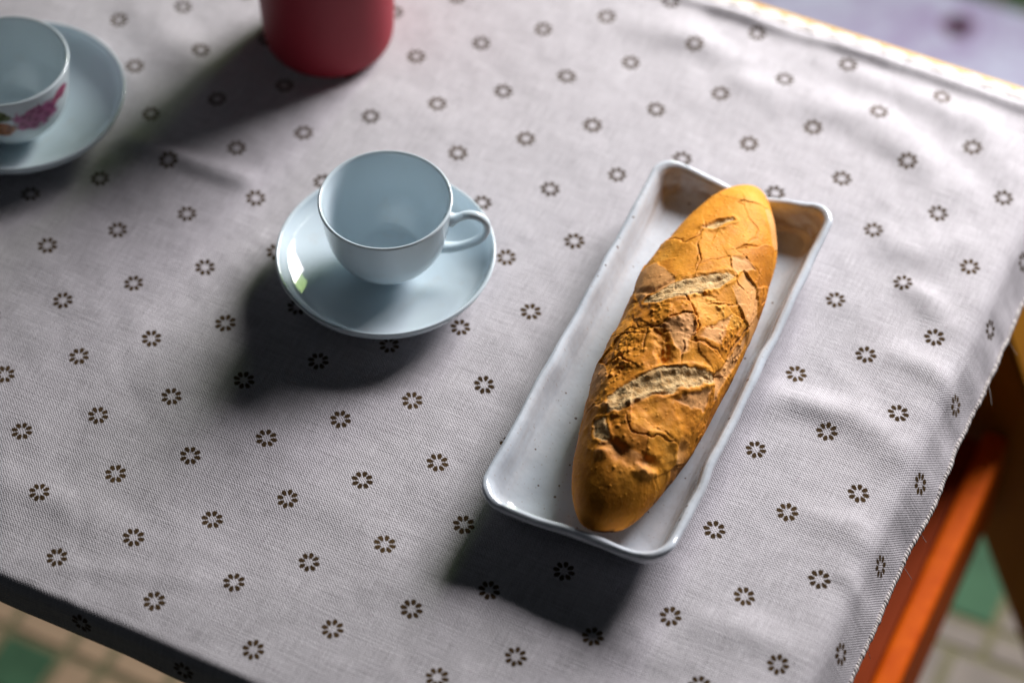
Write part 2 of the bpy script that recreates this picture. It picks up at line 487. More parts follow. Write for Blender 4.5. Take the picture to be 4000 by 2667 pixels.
# ------------------------------------------------------------------ table
X0, X1, Y0, Y1 = -0.78, 0.4585, -0.0835, 0.5172
table = empty("dining_table", (0, 0, FZ))
tag(table, "lacquered wooden table under the printed tablecloth, amber edge showing along the back", "table")
def tbl(o):
    o.parent = table; o.location.z -= FZ; return o
tbl(box("tabletop", X0, X1, Y0, Y1, -0.030, -0.0055, M_TOP, bev=0.003))
def slanted(name, pts_top, pts_bot, mat):
    """prism between two quads"""
    v = list(pts_top) + list(pts_bot)
    f = [[0, 1, 2, 3], [7, 6, 5, 4]] + [[k, k + 4, (k + 1) % 4 + 4, (k + 1) % 4] for k in range(4)]
    import bmesh
    bm = bmesh.new()
    vs_ = [bm.verts.new(p) for p in v]
    for q in f: bm.faces.new([vs_[k] for k in q])
    bmesh.ops.recalc_face_normals(bm, faces=bm.faces[:])
    bmesh.ops.bevel(bm, geom=bm.edges[:], offset=0.003, segments=2, affect='EDGES')
    return bm_obj(name, bm, mat)
for sx in (1, -1):
    xc = (X0 + X1) / 2
    for (ya, yb) in ((0.490, 0.530), (-0.06, -0.02)):
        if sx > 0: xt, xb = 0.391, 0.665
        else: xt, xb = 2 * xc - 0.391, 2 * xc - 0.665
        tp = [(xt - sx * 0.085, ya - (0.018 if ya > 0.3 else 0), -0.031), (xt, ya - (0.018 if ya > 0.3 else 0), -0.031), (xt, yb - (0.018 if ya > 0.3 else 0), -0.031), (xt - sx * 0.085, yb - (0.018 if ya > 0.3 else 0), -0.031)]
        bt = [(xb - sx * 0.085, ya, FZ), (xb, ya, FZ), (xb, yb, FZ), (xb - sx * 0.085, yb, FZ)]
        tbl(slanted("leg", tp, bt, M_AMBER))
    sxa, sxb = (0.4580, 0.4760) if sx > 0 else (2 * xc - 0.4760, 2 * xc - 0.4580)
    tbl(box("stretcher", sxa, sxb, -0.02, 0.476, -0.405, -0.300, M_LEG, bev=0.004))
for xa in (0.3970, 2 * xc - 0.4575):
    tbl(box("inner_shade_rail", xa, xa + 0.0605, 0.0, 0.470, -0.335, -0.307, M_RAIL_SHADE, bev=0.002))  # added rail whose dark colour carries the shade beside the stretcher
for (ya, yb) in ((0.478, 0.498), (-0.045, -0.025)):
    tbl(box("apron", X0 + 0.12, X1 - 0.13, ya, yb, -0.062, -0.0305, M_LEG, bev=0.002))

# ------------------------------------------------------------------ tablecloth
# fabric space: s along x, t along y. Folded over the right (x) and front (y) table edges.
def drape_profile(a, a0, r, phim, sgn):
    """a: fabric coordinate beyond a0 (>=0 over the edge). Returns (horizontal, drop)"""
    e = np.maximum(a - a0, 0)
    ph = np.minimum(e / r, phim)
    rest = np.maximum(e - r * phim, 0)
    hor = np.where(a < a0, a, a0 + r * np.sin(ph) + rest * math.cos(phim))
    drop = r * (1 - np.cos(ph)) + rest * math.sin(phim)
    return hor, drop

RIDGES = [  # fabric-space polylines: points, half width, height
    ([(-0.0717, 0.2212), (-0.0471, 0.2226), (-0.016, 0.223), (0.0173, 0.2247)], 0.0080, 0.0048),
    ([(0.02, 0.2199), (0.0193, 0.1679), (0.0168, 0.0909), (0.0116, 0.0274), (0.0033, -0.0282)], 0.012, 0.0013),
    ([(0.3626, 0.2045), (0.3949, 0.2112), (0.423, 0.2142), (0.453, 0.2045)], 0.0120, 0.0040),
    ([(0.4161, 0.3197), (0.4312, 0.3156), (0.4473, 0.301)], 0.009, 0.003),
    ([(0.4299, 0.2671), (0.4492, 0.2656), (0.4682, 0.2569)], 0.009, 0.003),
    ([(0.1867, 0.4537), (0.2214, 0.459), (0.2538, 0.4545)], 0.014, 0.0036),
    ([(0.2614, 0.4362), (0.3062, 0.4361), (0.344, 0.4372), (0.3828, 0.4264), (0.4135, 0.4044)], 0.016, 0.0044),
    ([(0.3044, 0.4787), (0.3671, 0.4696), (0.4121, 0.4655), (0.4426, 0.4345)], 0.013, 0.0036),
    ([(0.405, 0.0521), (0.424, 0.055), (0.4448, 0.0529)], 0.01, 0.0024),
    ([(0.4603, 0.1097), (0.4821, 0.0983)], 0.008, 0.0016),
    ([(0.0648, -0.0706), (0.1014, -0.0578), (0.1656, -0.0365)], 0.006, 0.0007),
    ([(0.0083, -0.0358), (0.0494, -0.0327), (0.0886, -0.0368)], 0.012, 0.0018),
    ([(-0.1162, 0.3268), (-0.0764, 0.3097), (-0.0471, 0.2929)], 0.014, 0.003),
    ([(0.3946, 0.3478), (0.4172, 0.347), (0.4326, 0.366)], 0.014, 0.0024),
    ([(0.423, 0.1399), (0.4479, 0.1421), (0.4776, 0.1307)], 0.012, 0.002),
    ([(0.331, -0.0047), (0.3601, 0.0153), (0.3957, 0.0263)], 0.014, 0.0012),
    ([(-0.0405, 0.3494), (0.0712, 0.3193), (0.1048, 0.3141)], 0.02, 0.0012),
    ([(0.1403, 0.0477), (0.1943, 0.0302), (0.2361, 0.0021)], 0.02, 0.001),
]
FLATS = [(0.1317, 0.1954, 0.062, 0.062), (-0.1335, 0.212, 0.062, 0.062), (0.0055, 0.3585, 0.045, 0.045), (0.3135, 0.196, 0.052, 0.135)]

def cloth_height(s, t):
    h = 0.0009 * fbm(s * 8, t * 8, 0.0, 3, 3) + 0.00036 * fbm(s * 40, t * 30, 0.0, 5, 4)
    h = h + 0.00075 * np.abs(fbm(s * 17 + 0.7 * t * 17, t * 15, 0.0, 15, 3)) * (0.4 + 0.6 * sstep(-0.3, 0.4, fbm(s * 6, t * 6, 0, 16, 2)))
    h = h + 0.0010 * np.maximum(fbm(s * 14 + t * 5, t * 6 - s * 3, 0.0, 8, 2), 0) * sstep(0.33, 0.44, s)
    for pts, hw, hh in RIDGES:
        d, p = seg_dist(s, t, pts)
        wob = 1 + 0.25 * vnoise(s * 30, t * 30, 0, 11)
        h = h + 0.85 * hh * np.exp(-(d / (hw * wob)) ** 2) * (0.45 + 0.55 * np.sin(PI * np.clip(p, 0.08, 0.92)))
    # raised hem along the back
    h = h + 0.0048 * np.exp(-((t - 0.4925) / 0.0055) ** 2) * (0.75 + 0.25 * vnoise(s * 25, t * 0, 0, 9))
    for fx, fy, rx, ry in FLATS:
        k = sstep(0.92, 1.22, np.maximum(np.abs(s - fx) / rx, np.abs(t - fy) / ry) if rx != ry else np.hypot((s - fx) / rx, (t - fy) / ry))
        h = h * k + (1 - k) * -0.0004
    return h

def cloth_point(s, t):
    hx, dx = drape_profile(s, 0.456 , 0.014, 1.08, 1)
    hy, dy = drape_profile(-t, 0.0845, 0.0065, 1.54, 1)
    h = cloth_height(s, t)
    z = -dx - dy + h
    # hanging parts sway sideways instead of up
    sway = 0.0011 * vnoise(t * 20, s * 0, 0, 21) + 0.0005 * vnoise(t * 75, 0 * s, 0, 22)
    hx = hx + np.clip(dx / 0.02, 0, 1) * sway
    hy = hy + np.clip(dy / 0.02, 0, 1) * 0.0018 * vnoise(s * 18, t * 0, 0, 23)
    return np.stack([hx, -hy, z], -1)

sv = np.concatenate([np.arange(-0.79, -0.26, 0.006), np.arange(-0.26, 0.4955, 0.0019), [0.4955]])
tv = np.concatenate([np.arange(-0.1095, 0.4965, 0.0019), [0.4965]])
Sg, Tg = np.meshgrid(sv, tv, indexing='ij')
CP = cloth_point(Sg, Tg).reshape(-1, 3)
ipj = Sg.ravel() / LAT
imj = (Tg.ravel() - SHEAR * Sg.ravel()) / (LAT * RAT)
lat = np.stack([(ipj + imj) / 2, (ipj - imj) / 2], -1)
fab = np.stack([Sg.ravel(), Tg.ravel()], -1)
cloth = mesh_obj("tablecloth", CP, grid_faces(len(sv), len(tv)), M_CLOTH, None, True, {"lat": lat, "fab": fab})
sol = cloth.modifiers.new("thickness", 'SOLIDIFY'); sol.thickness = 0.0009; sol.offset = -1
tag(cloth, "off-white linen tablecloth printed with rows of small brown daisies", "tablecloth")

# braided hem on the right edge: two plies twisted round each other
def tube(path, rad, seg=6):
    path = np.asarray(path, float)
    n = len(path)
    tan = np.gradient(path, axis=0); tan /= np.linalg.norm(tan, axis=1)[:, None] + 1e-12
    ref = np.array([0.3, 0.2, 1.0])
    a = np.cross(tan, ref); a /= np.linalg.norm(a, axis=1)[:, None] + 1e-12
    b = np.cross(tan, a)
    th = np.linspace(0, 2 * PI, seg, endpoint=False)
    r = np.broadcast_to(np.asarray(rad, float), (n,))
    V = path[:, None, :] + r[:, None, None] * (np.cos(th)[None, :, None] * a[:, None, :] + np.sin(th)[None, :, None] * b[:, None, :])
    return V.reshape(-1, 3), grid_faces(n, seg, wrap_m=True)
def join(parts):
    V, F, k = [], [], 0
    for v, f in parts:
        V.append(v); F.append(np.asarray(f) + k); k += len(v)
    return np.concatenate(V), np.concatenate(F)
tt = np.arange(-0.085, 0.497, 0.00045)
edge = cloth_point(np.full_like(tt, 0.4955), tt)
edge[:, 0] += 0.0006
parts = []
for k in range(2):
    ph = tt * 2 * PI / 0.0042 + k * PI + 2.2 * vnoise(tt * 90, tt * 0, 0, 31)
    r = 0.00055
    pth = edge + np.stack([r * np.cos(ph), 0.0004 * vnoise(tt * 400, tt * 0, 0, 32 + k), r * np.sin(ph)], -1)
    parts.append(tube(pth, 0.00085 + 0.0003 * vnoise(tt * 300, tt * 0, 0, 36 + k)))
v, f = join(parts)
mesh_obj("hem_braid", v, f, M_TRIM, cloth)
# loose threads and fuzz at the hem
parts = []
for k in range(24):
    t0 = random.uniform(-0.05, 0.40)
    b0 = cloth_point(np.array([0.4955]), np.array([t0]))[0]
    L = random.choice((0.0012, 0.0015, 0.002, 0.002, 0.002, 0.0065))
    q = np.linspace(0, 1, 8)
    dirv = np.array([random.uniform(0.2, 1.0), random.uniform(-1, 1), random.uniform(-0.9, 0.1)])
    bend = np.array([random.uniform(-0.5, 0.5), random.uniform(-1, 1), -0.6])
    pth = b0 + L * (q[:, None] * dirv + (q[:, None] ** 2) * bend)
    parts.append(tube(pth, 0.00013 if L < 0.005 else 0.00016, 4))
v, f = join(parts)
tag(mesh_obj("loose_thread", v, f, M_TRIM, cloth), kind="stuff")
# scalloped lace on the back hem
lx = np.arange(-0.78, 0.470, 0.0011)
lw = np.linspace(0, 1, 9)
LX, LW = np.meshgrid(lx, lw, indexing='ij')
scal = 0.0128 + 0.0028 * np.abs(np.sin(PI * LX / 0.0175))
backz = cloth_point(lx, np.full_like(lx, 0.4965))[:, 2]
LZ = backz[:, None] * (1 - LW) + (-0.0045) * LW + 0.0016 * np.sin(PI * LW) * (1 + 0.5 * np.sin(2 * PI * LX / 0.0175 + 0.6)) + 0.0006 * vnoise(LX * 300, LW * 4, 0, 41)
LY = 0.4965 + LW * scal
mesh_obj("lace_trim", np.stack([LX, LY, LZ], -1).reshape(-1, 3), grid_faces(len(lx), 9), M_TRIM, cloth).modifiers.new("t", 'SOLIDIFY').thickness = 0.0008

# ------------------------------------------------------------------ lathe pottery
def lathe(profile, seg=128):
    p = np.asarray(profile, float)
    # densify with Catmull-Rom so the silhouette is smooth
    q = []
    P_ = np.vstack([2 * p[0] - p[1], p, 2 * p[-1] - p[-2]])
    for k in range(1, len(P_) - 2):
        for u in np.linspace(0, 1, 7, endpoint=False):
            a, b, c, d = P_[k - 1:k + 3]
            q.append(0.5 * ((2 * b) + (-a + c) * u + (2 * a - 5 * b + 4 * c - d) * u * u + (-a + 3 * b - 3 * c + d) * u ** 3))
    q.append(p[-1]); q = np.array(q); q[:, 0] = np.maximum(q[:, 0], 0.0004)
    th = np.linspace(0, 2 * PI, seg, endpoint=False)
    V = np.stack([q[:, None, 0] * np.cos(th), q[:, None, 0] * np.sin(th), np.repeat(q[:, 1:2], seg, 1)], -1).reshape(-1, 3)
    F = grid_faces(len(q), seg, wrap_m=True)
    V = np.vstack([V, [[0, 0, q[0, 1]], [0, 0, q[-1, 1]]]])
    n = len(V)
    caps = [[(k + 1) % seg, k, n - 2] for k in range(seg)] + [[(len(q) - 1) * seg + k, (len(q) - 1) * seg + (k + 1) % seg, n - 1] for k in range(seg)]
    return V, F.tolist() + caps

SAUCER = [(0.0, 0.0026), (0.026, 0.0026), (0.0295, 0.0004), (0.0325, 0.0002), (0.0345, 0.0028), (0.045, 0.0062), (0.0565, 0.0108), (0.0625, 0.0158),
          (0.0646, 0.0200), (0.0653, 0.0218), (0.0646, 0.0230), (0.0630, 0.0222), (0.0612, 0.0188), (0.0570, 0.0148), (0.0480, 0.0108), (0.0370, 0.0082),
          (0.0290, 0.0069), (0.0230, 0.0061), (0.0180, 0.0055), (0.0100, 0.0051), (0.0, 0.0050)]
CUPP = [(0.0, 0.0020), (0.0095, 0.0020), (0.0108, 0.0003), (0.0124, 0.0004), (0.0130, 0.0022), (0.0182, 0.0054), (0.0254, 0.0112), (0.0314, 0.0194), (0.0350, 0.0286), (0.0368, 0.0390),
        (0.0381, 0.0490), (0.0391, 0.0556), (0.0393, 0.0574), (0.0384, 0.0583), (0.0373, 0.0574), (0.0367, 0.0550), (0.0358, 0.0480), (0.0345, 0.0385), (0.0326, 0.0290), (0.0290, 0.0205),
        (0.0236, 0.0132), (0.0200, 0.0100), (0.0165, 0.0092), (0.0080, 0.0088), (0.0, 0.0086)]
def saucer(loc, mat, label, s=1.0):
    V, F = lathe(SAUCER)
    o = mesh_obj("saucer", V * s, F, mat)
    o.location = loc
    return tag(o, label, "saucer", "cups and saucers on the tablecloth")
def handle_mesh():
    # a loop in the x-z plane of the cup, thicker where it meets the wall
    ctl = np.array([(0.0352, 0, 0.0425), (0.0405, 0, 0.0440), (0.0470, 0, 0.0474), (0.0535, 0, 0.0470), (0.0582, 0, 0.0420), (0.0584, 0, 0.0345),
                    (0.0545, 0, 0.0272), (0.0475, 0, 0.0220), (0.0395, 0, 0.0188), (0.0300, 0, 0.0180)])
    P_ = np.vstack([2 * ctl[0] - ctl[1], ctl, 2 * ctl[-1] - ctl[-2]])
    q = []
    for k in range(1, len(P_) - 2):
        for u in np.linspace(0, 1, 8, endpoint=False):
            a, b, c, d = P_[k - 1:k + 3]
            q.append(0.5 * ((2 * b) + (-a + c) * u + (2 * a - 5 * b + 4 * c - d) * u * u + (-a + 3 * b - 3 * c + d) * u ** 3))
    q = np.array(q)
    t = np.linspace(0, 1, len(q))
    tan = np.gradient(q, axis=0); tan /= np.linalg.norm(tan, axis=1)[:, None]
    nrm = np.stack([-tan[:, 2], 0 * t, tan[:, 0]], -1)
    th = np.linspace(0, 2 * PI, 20, endpoint=False)
    rw = 0.0030 + 0.0012 * np.exp(-((t - 0.04) / 0.07) ** 2) + 0.0009 * np.exp(-((t - 1) / 0.12) ** 2)   # width (y)
    rn = 0.0024 + 0.0030 * np.exp(-((t - 0.05) / 0.06) ** 2) + 0.0008 * np.exp(-((t - 1) / 0.12) ** 2)
    V = q[:, None, :] + rn[:, None, None] * np.cos(th)[None, :, None] * nrm[:, None, :] + rw[:, None, None] * np.sin(th)[None, :, None] * np.array([0, 1, 0.0])
    F = grid_faces(len(q), 20, wrap_m=True).tolist()
    F.append(list(range(20))[::-1]); F.append([(len(q) - 1) * 20 + k for k in range(20)])
    # thumb spur curling down from the upper joint
    return V.reshape(-1, 3), F
def teacup(loc, rz, mat, label, s=1.0):
    e = empty("teacup", loc, rz)
    V, F = lathe(CUPP)
    rr_ = np.hypot(V[:, 0], V[:, 1]); half_ = len(V) * 12.5 / 24
    mesh_obj("bowl", V * s, F, mat, e, attrs={"outer": (np.arange(len(V)) < half_).astype(float)})
    V, F = handle_mesh()
    mesh_obj("handle", V * s, F, M_CUP if mat is M_CUP2 else mat, e)
    return tag(e, label, "teacup", "cups and saucers on the tablecloth")
saucer((0.1330, 0.1945, 0), M_CUP, "plain white porcelain saucer under the empty cup in the middle of the cloth")
teacup((0.1325, 0.1985, 0.0053), math.radians(22), M_CUP, "plain white empty teacup with its looped handle to the right")
saucer((-0.1330, 0.2115, 0), M_CUP, "white porcelain saucer at the left edge, under the flowered cup")
teacup((-0.1300, 0.1995, 0.0053), math.radians(196), M_CUP2, "white teacup with pink flowers on its side, cut by the left edge")

# ------------------------------------------------------------------ red mug
JAR = [(0.0, 0.003), (0.030, 0.003), (0.033, 0.0008), (0.0362, 0.0010), (0.0396, 0.0036), (0.0416, 0.0090), (0.0426, 0.020), (0.0432, 0.045), (0.0436, 0.080), (0.0438, 0.106), (0.0430, 0.1085),
       (0.0418, 0.106), (0.0412, 0.080), (0.0405, 0.030), (0.0390, 0.014), (0.0300, 0.007), (0.0, 0.006)]
V, F = lathe(JAR)
jar = mesh_obj("red_tumbler", V, F, M_RED); jar.location = (0.0055, 0.3585, 0)
tag(jar, "matt red round-bottomed tumbler standing at the back, cut by the top edge", "tumbler")

# ------------------------------------------------------------------ rectangular plate
PHX, PHY, PRAD = 0.0572, 0.1400, 0.0150
def round_rect(inset, n_side=46, n_corner=22):
    hx, hy = PHX - inset, PHY - inset
    r = max(PRAD - 0.55 * inset, 0.0045)
    r = min(r, hx * 0.98)
    pts = []
    for cxs, cys, a0 in ((1, 1, 0), (-1, 1, PI / 2), (-1, -1, PI), (1, -1, 1.5 * PI)):
        for k in range(n_corner):
            a = a0 + (PI / 2) * k / n_corner
            pts.append((cxs * (hx - r) + r * math.cos(a), cys * (hy - r) + r * math.sin(a)))
        a = a0 + PI / 2
        p0 = (cxs * (hx - r) + r * math.cos(a), cys * (hy - r) + r * math.sin(a))
        ncx, ncy = {(1, 1): (-1, 1), (-1, 1): (-1, -1), (-1, -1): (1, -1), (1, -1): (1, 1)}[(cxs, cys)]
        p1 = (ncx * (hx - r) + r * math.cos(a), ncy * (hy - r) + r * math.sin(a))
        for k in range(n_side):
            u = k / n_side
            pts.append((p0[0] + (p1[0] - p0[0]) * u, p0[1] + (p1[1] - p0[1]) * u))
    return np.array(pts)
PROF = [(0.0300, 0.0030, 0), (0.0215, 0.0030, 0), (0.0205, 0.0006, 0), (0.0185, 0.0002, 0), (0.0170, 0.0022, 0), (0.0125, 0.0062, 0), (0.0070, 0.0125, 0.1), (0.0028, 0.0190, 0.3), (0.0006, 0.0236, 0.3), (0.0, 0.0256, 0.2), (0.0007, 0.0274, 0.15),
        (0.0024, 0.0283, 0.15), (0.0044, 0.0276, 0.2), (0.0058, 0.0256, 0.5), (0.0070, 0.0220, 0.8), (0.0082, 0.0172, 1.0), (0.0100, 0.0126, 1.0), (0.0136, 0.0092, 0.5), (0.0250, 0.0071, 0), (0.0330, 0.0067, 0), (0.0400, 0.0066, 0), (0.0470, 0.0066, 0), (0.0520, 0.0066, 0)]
rows, clay_shade = [], []
prof2 = []
for k in range(len(PROF) - 1):
    for u in (0, 0.34, 0.67):
        prof2.append(tuple(PROF[k][m] * (1 - u) + PROF[k + 1][m] * u for m in range(3)))
prof2.append(PROF[-1])
for (ins, z, th_) in prof2:
    P_ = round_rect(ins)
    x, y = P_[:, 0], P_[:, 1]
    cxn, cyn = np.abs(x) / PHX, np.abs(y) / PHY
    corner = np.clip(cxn, 0, 1) ** 5 * np.clip(cyn, 0, 1) ** 8
    zk = z / 0.0283
    wave = 1.0 + 0.23 * corner - 0.30 * np.exp(-((x + 0.002) / 0.026) ** 2) * (cyn > 0.72) * (y > 0) - 0.07 * np.exp(-((x + 0.01) / 0.03) ** 2) * (cyn > 0.72) * (y < 0) \
        + 0.035 * vnoise(x * 28 + 3, y * 22, 0, 51) * (zk > 0.3) + 0.018 * np.sin(y * 95 + x * 30) * (cxn > 0.7)
    edge_w = 0.0007 * vnoise(x * 60, y * 60, 0, 52) * min(1, zk * 1.3)
    zz = z * (1 + (wave - 1) * sstep(0.25, 0.9, zk)) + (0.00035 * fbm(x * 60, y * 60, z * 40, 53, 3) if z > 0.004 else 0)
    rows.append(np.stack([x * (1 + edge_w / PHX * 1.2), y * (1 + edge_w / PHY), zz + 0 * x], -1)); clay_shade.append(th_ * (0.25 + 0.75 * np.maximum(sstep(0.02, 0.045, x), sstep(0.08, 0.12, y))))  # painted wall shade weighted to the right and far sides
m = len(rows[0])
V = np.concatenate(rows); F = grid_faces(len(rows), m, wrap_m=True).tolist()
F.append(list(range(m))[::-1]); F.append([(len(rows) - 1) * m + k for k in range(m)])
plate = mesh_obj("serving_plate", V, F, M_PLATE, attrs={"clay_shade": np.concatenate(clay_shade)})
plate.location = (0.3122, 0.1938, 0); plate.rotation_euler = (0, 0, math.radians(2.0))
tag(plate, "long rectangular white speckled ceramic plate with wavy rim, holding the bread", "plate")

# ------------------------------------------------------------------ bread
# features of the crust, in (u = position along the loaf, -1 near .. 1 far; theta = angle from the crest)
BF = dict(
  crack=[[(0.804,0.031),(0.759,-0.024),(0.761,0.178)],[(0.736,0.192),(0.694,0.318),(0.676,0.5),(0.647,0.646),(0.601,0.653),(0.55,0.542)],[(0.532,-0.318),(0.456,-0.381),(0.415,-0.528)],[(0.576,-0.437),(0.532,-0.318)],[(0.45,-0.29),(0.377,-0.199),(0.341,-0.087),(0.257,-0.066)],[(0.311,-0.059),(0.409,0.297)],[(0.409,0.297),(0.38,0.409),(0.347,0.514)],[(0.471,0.395),(0.453,0.577),(0.45,0.8),(0.444,0.947)],[(0.478,0.388),(0.526,0.514),(0.561,0.709)],[(0.328,0.542),(0.291,0.66),(0.298,0.87)],[(0.047,-0.591),(0.099,-0.038),(0.026,0.255),(-0.037,-0.031),(-0.106,-0.269)],[(0.089,0.234),(0.145,0.535),(0.217,0.793)],[(0.026,0.255),(-0.019,0.374),(-0.099,0.374)],[(-0.099,0.374),(-0.075,0.549),(-0.047,0.807),(-0.054,1.031)],[(0.444,0.947),(0.351,1.101),(0.217,1.178),(0.145,1.157),(-0.04,1.094),(-0.179,0.996),(-0.308,1.262),(-0.447,1.45)],[(0.412,1.136),(0.344,1.282),(0.453,1.541)],[(-0.037,-0.8),(-0.113,-0.563),(-0.106,-0.269)],[(-0.113,-1.352),(-0.145,-0.626),(-0.141,-0.318)],[(-0.12,0.262),(-0.206,0.374)],[(0.468,-1.213),(0.462,-0.835),(0.415,-0.416)],[(-0.304,-0.87),(-0.268,-0.66),(-0.311,-0.332)],[(-0.555,-0.08),(-0.612,0.073),(-0.595,0.5),(-0.541,0.933)],[(-0.399,1.22),(-0.314,1.227)],[(-0.514,-0.8),(-0.526,-1.038)]],
  groove=[[(0.148,-1.296),(0.106,-0.584),(0.182,-0.297),(0.251,0.087)],[(-0.12,-0.248),(-0.172,-0.094),(-0.237,0.017),(-0.268,0.066)],[(-0.544,-0.262),(-0.468,0.045),(-0.393,0.325),(-0.314,0.556)],[(0.541,-0.339),(0.581,-0.206),(0.626,0.059)]],
  pit=[(-0.182,-0.045),(-0.716,0.108),(-0.699,0.577),(0.068,-0.912),(-0.148,1.052)],
  lens=[[(0.047,-0.653),(0.117,-0.395),(0.186,-0.157),(0.254,0.178),(0.331,0.479),(0.288,0.458),(0.186,0.227),(0.103,-0.038),(0.04,-0.381)],[(-0.493,-0.514),(-0.428,-0.318),(-0.354,-0.08),(-0.281,0.199),(-0.227,0.514),(-0.189,0.751),(-0.179,0.996),(-0.284,0.681),(-0.383,0.311),(-0.453,0.024),(-0.535,-0.276),(-0.552,-0.416)],[(0.541,-0.311),(0.587,-0.171),(0.626,0.059),(0.576,-0.08)],[(-0.607,-0.681),(-0.601,-0.493),(-0.679,-0.332),(-0.676,-0.542)]],
  hollow=[[(-0.629,-0.688),(-0.65,-0.262),(-0.679,0.213),(-0.663,0.688),(-0.658,1.059),(-0.721,0.737),(-0.763,0.29),(-0.759,-0.122),(-0.74,-0.584)],[(-0.12,-0.241),(-0.092,-0.101),(-0.141,0.143),(-0.24,0.297),(-0.278,0.052)]],
  lip=[[(-0.733,-0.674),(-0.754,-0.143),(-0.763,0.29),(-0.726,0.758),(-0.647,1.352)],[(-0.538,-0.269),(-0.462,0.038),(-0.386,0.318),(-0.314,0.563)],[(-0.517,-1.052),(-0.532,-0.5),(-0.558,-0.402)],[(0.04,-0.584),(0.096,-0.031)]],
  pale=[[(0.412,0.318),(0.453,0.577),(0.434,0.87),(0.344,0.521)],[(-0.106,-0.269),(0.019,0.22),(-0.054,0.36),(-0.182,0.36),(-0.092,-0.101)],[(-0.044,1.108),(0.176,1.255),(0.138,1.394),(-0.009,1.415),(-0.23,1.255),(-0.179,0.996)],[(-0.298,0.779),(-0.213,1.052),(-0.331,1.157),(-0.393,0.535)],[(-0.002,0.437),(0.148,0.779),(-0.012,0.814),(-0.068,0.43)]],
  blister=[(-0.301,-0.507),(-0.344,-0.605),(0.145,0.339),(0.103,0.87),(0.033,0.863),(-0.04,-0.262),(-0.176,-0.521),(-0.237,-0.653),(-0.002,1.157),(-0.016,-0.01),(-0.655,-0.437)],
)
B_MID, B_HALF = 0.1975, 0.1335
def bread_base(u, th, wk=0.0375, HU=0.0335, HL=0.0165, zm=0.0238):
    e = np.sqrt(np.maximum(1 - u * u, 0))
    cx = np.interp(u, [-1, -0.55, -0.36, 0, 0.38, 0.75, 1], [0.326, 0.323, 0.3215, 0.3180, 0.3160, 0.314, 0.3125])
    w = wk * np.interp(np.abs(u), [0, 0.6, 0.9, 1], [1, 1.01, 1.06, 1.1]) * e
    h = e ** 0.85
    c = np.cos(th)
    z = zm + np.where(c > 0, HU * h * c, -HL * h * np.abs(c) ** 0.7)
    return np.stack([cx + w * np.sin(th), B_MID + B_HALF * u, z], -1)
BN, BM_ = 760, 560
bu = np.sin(np.linspace(-PI / 2 + 0.012, PI / 2 - 0.012, BN))
# finer sampling over the upper half
tq = np.linspace(-1, 1, BM_, endpoint=False)
bt = PI * (0.80 * tq + 0.20 * np.sign(tq) * np.abs(tq) ** 3)
BU, BT = np.meshgrid(bu, bt, indexing='ij')
P0 = bread_base(BU, BT)
d_u = np.gradient(P0, axis=0); d_t = np.roll(P0, -1, 1) - np.roll(P0, 1, 1)
NRM = np.cross(d_t, d_u); NRM /= np.linalg.norm(NRM, axis=2)[..., None] + 1e-12
ctr = np.stack([P0[..., 0].mean(1, keepdims=True) + 0 * BU, P0[..., 1], 0.0238 + 0 * BU], -1)
flip = np.sign(((P0 - ctr) * NRM).sum(-1).mean()); NRM *= flip
# local metric coordinates: s along, q around
KS, KQ = B_HALF, 0.0365
s_, q_ = BU * KS, BT * KQ * np.sqrt(np.maximum(1 - BU * BU, 0.02)) ** 0.6
def sq(p): return (p[0] * KS, p[1] * KQ * max(1 - p[0] ** 2, 0.02) ** 0.3)
jit_s = s_ + 0.0011 * fbm(s_ * 160, q_ * 160, 0, 61, 3); jit_q = q_ + 0.0011 * fbm(s_ * 160, q_ * 160, 0, 62, 3)
disp = 0.0014 * fbm(s_ * 24, q_ * 24, 0, 63, 2) + 0.00012 * fbm(s_ * 160, q_ * 160, 0, 64, 3)
crumb = np.zeros_like(disp); crack = np.zeros_like(disp); pale = np.zeros_like(disp)
top = sstep(1.9, 1.25, np.abs(BT))
# flaking crust plates: warped Voronoi cells, each tilted a little
NS = 70
seeds = np.stack([rng.uniform(-0.14, 0.14, NS), rng.uniform(-0.075, 0.075, NS)], -1)
ws, wq = s_ + 0.0022 * fbm(s_ * 70, q_ * 70, 0, 65, 2), q_ + 0.0022 * fbm(s_ * 55, q_ * 55, 0, 66, 2)
d1 = np.full(disp.shape, 9.0); d2 = np.full(disp.shape, 9.0); idx = np.zeros(disp.shape, int); idx2 = np.zeros(disp.shape, int)
for k in range(NS):
    d = np.hypot((ws - seeds[k, 0]) * 1.25, wq - seeds[k, 1])
    a = d < d1
    d2 = np.where(a, d1, np.minimum(d2, d)); idx2 = np.where(a, idx, np.where(d <= d2, k, idx2))
    idx = np.where(a, k, idx); d1 = np.where(a, d, d1)
tone_k = rng.uniform(0, 1, NS); off_k = rng.normal(0, 0.00022, NS); tx_k = rng.normal(0, 0.03, NS); ty_k = rng.normal(0, 0.025, NS)
flaky = top * sstep(-0.30, 0.25, fbm(s_ * 22, q_ * 22, 0, 67, 2) + 0.25 * np.cos(BT)) * sstep(-0.80, -0.60, BU) * sstep(0.92, 0.80, BU)
disp += flaky * (off_k[idx] + tx_k[idx] * (s_ - seeds[idx, 0]) + ty_k[idx] * (q_ - seeds[idx, 1]))
gap = d2 - d1
pairh = _h(np.minimum(idx, idx2).astype(float), np.maximum(idx, idx2).astype(float), np.zeros_like(s_), 5)
open_k = (pairh > 0.90) * flaky
disp += open_k * 0.0003 * np.exp(-((gap - 0.0020) / 0.0012) ** 2)
disp -= open_k * 0.0003 * np.exp(-(gap / 0.0006) ** 2)
crack = np.maximum(crack, 0.8 * open_k * np.exp(-(gap / 0.0006) ** 2))
tone = tone_k[idx] * flaky + 0.5 * (1 - flaky)
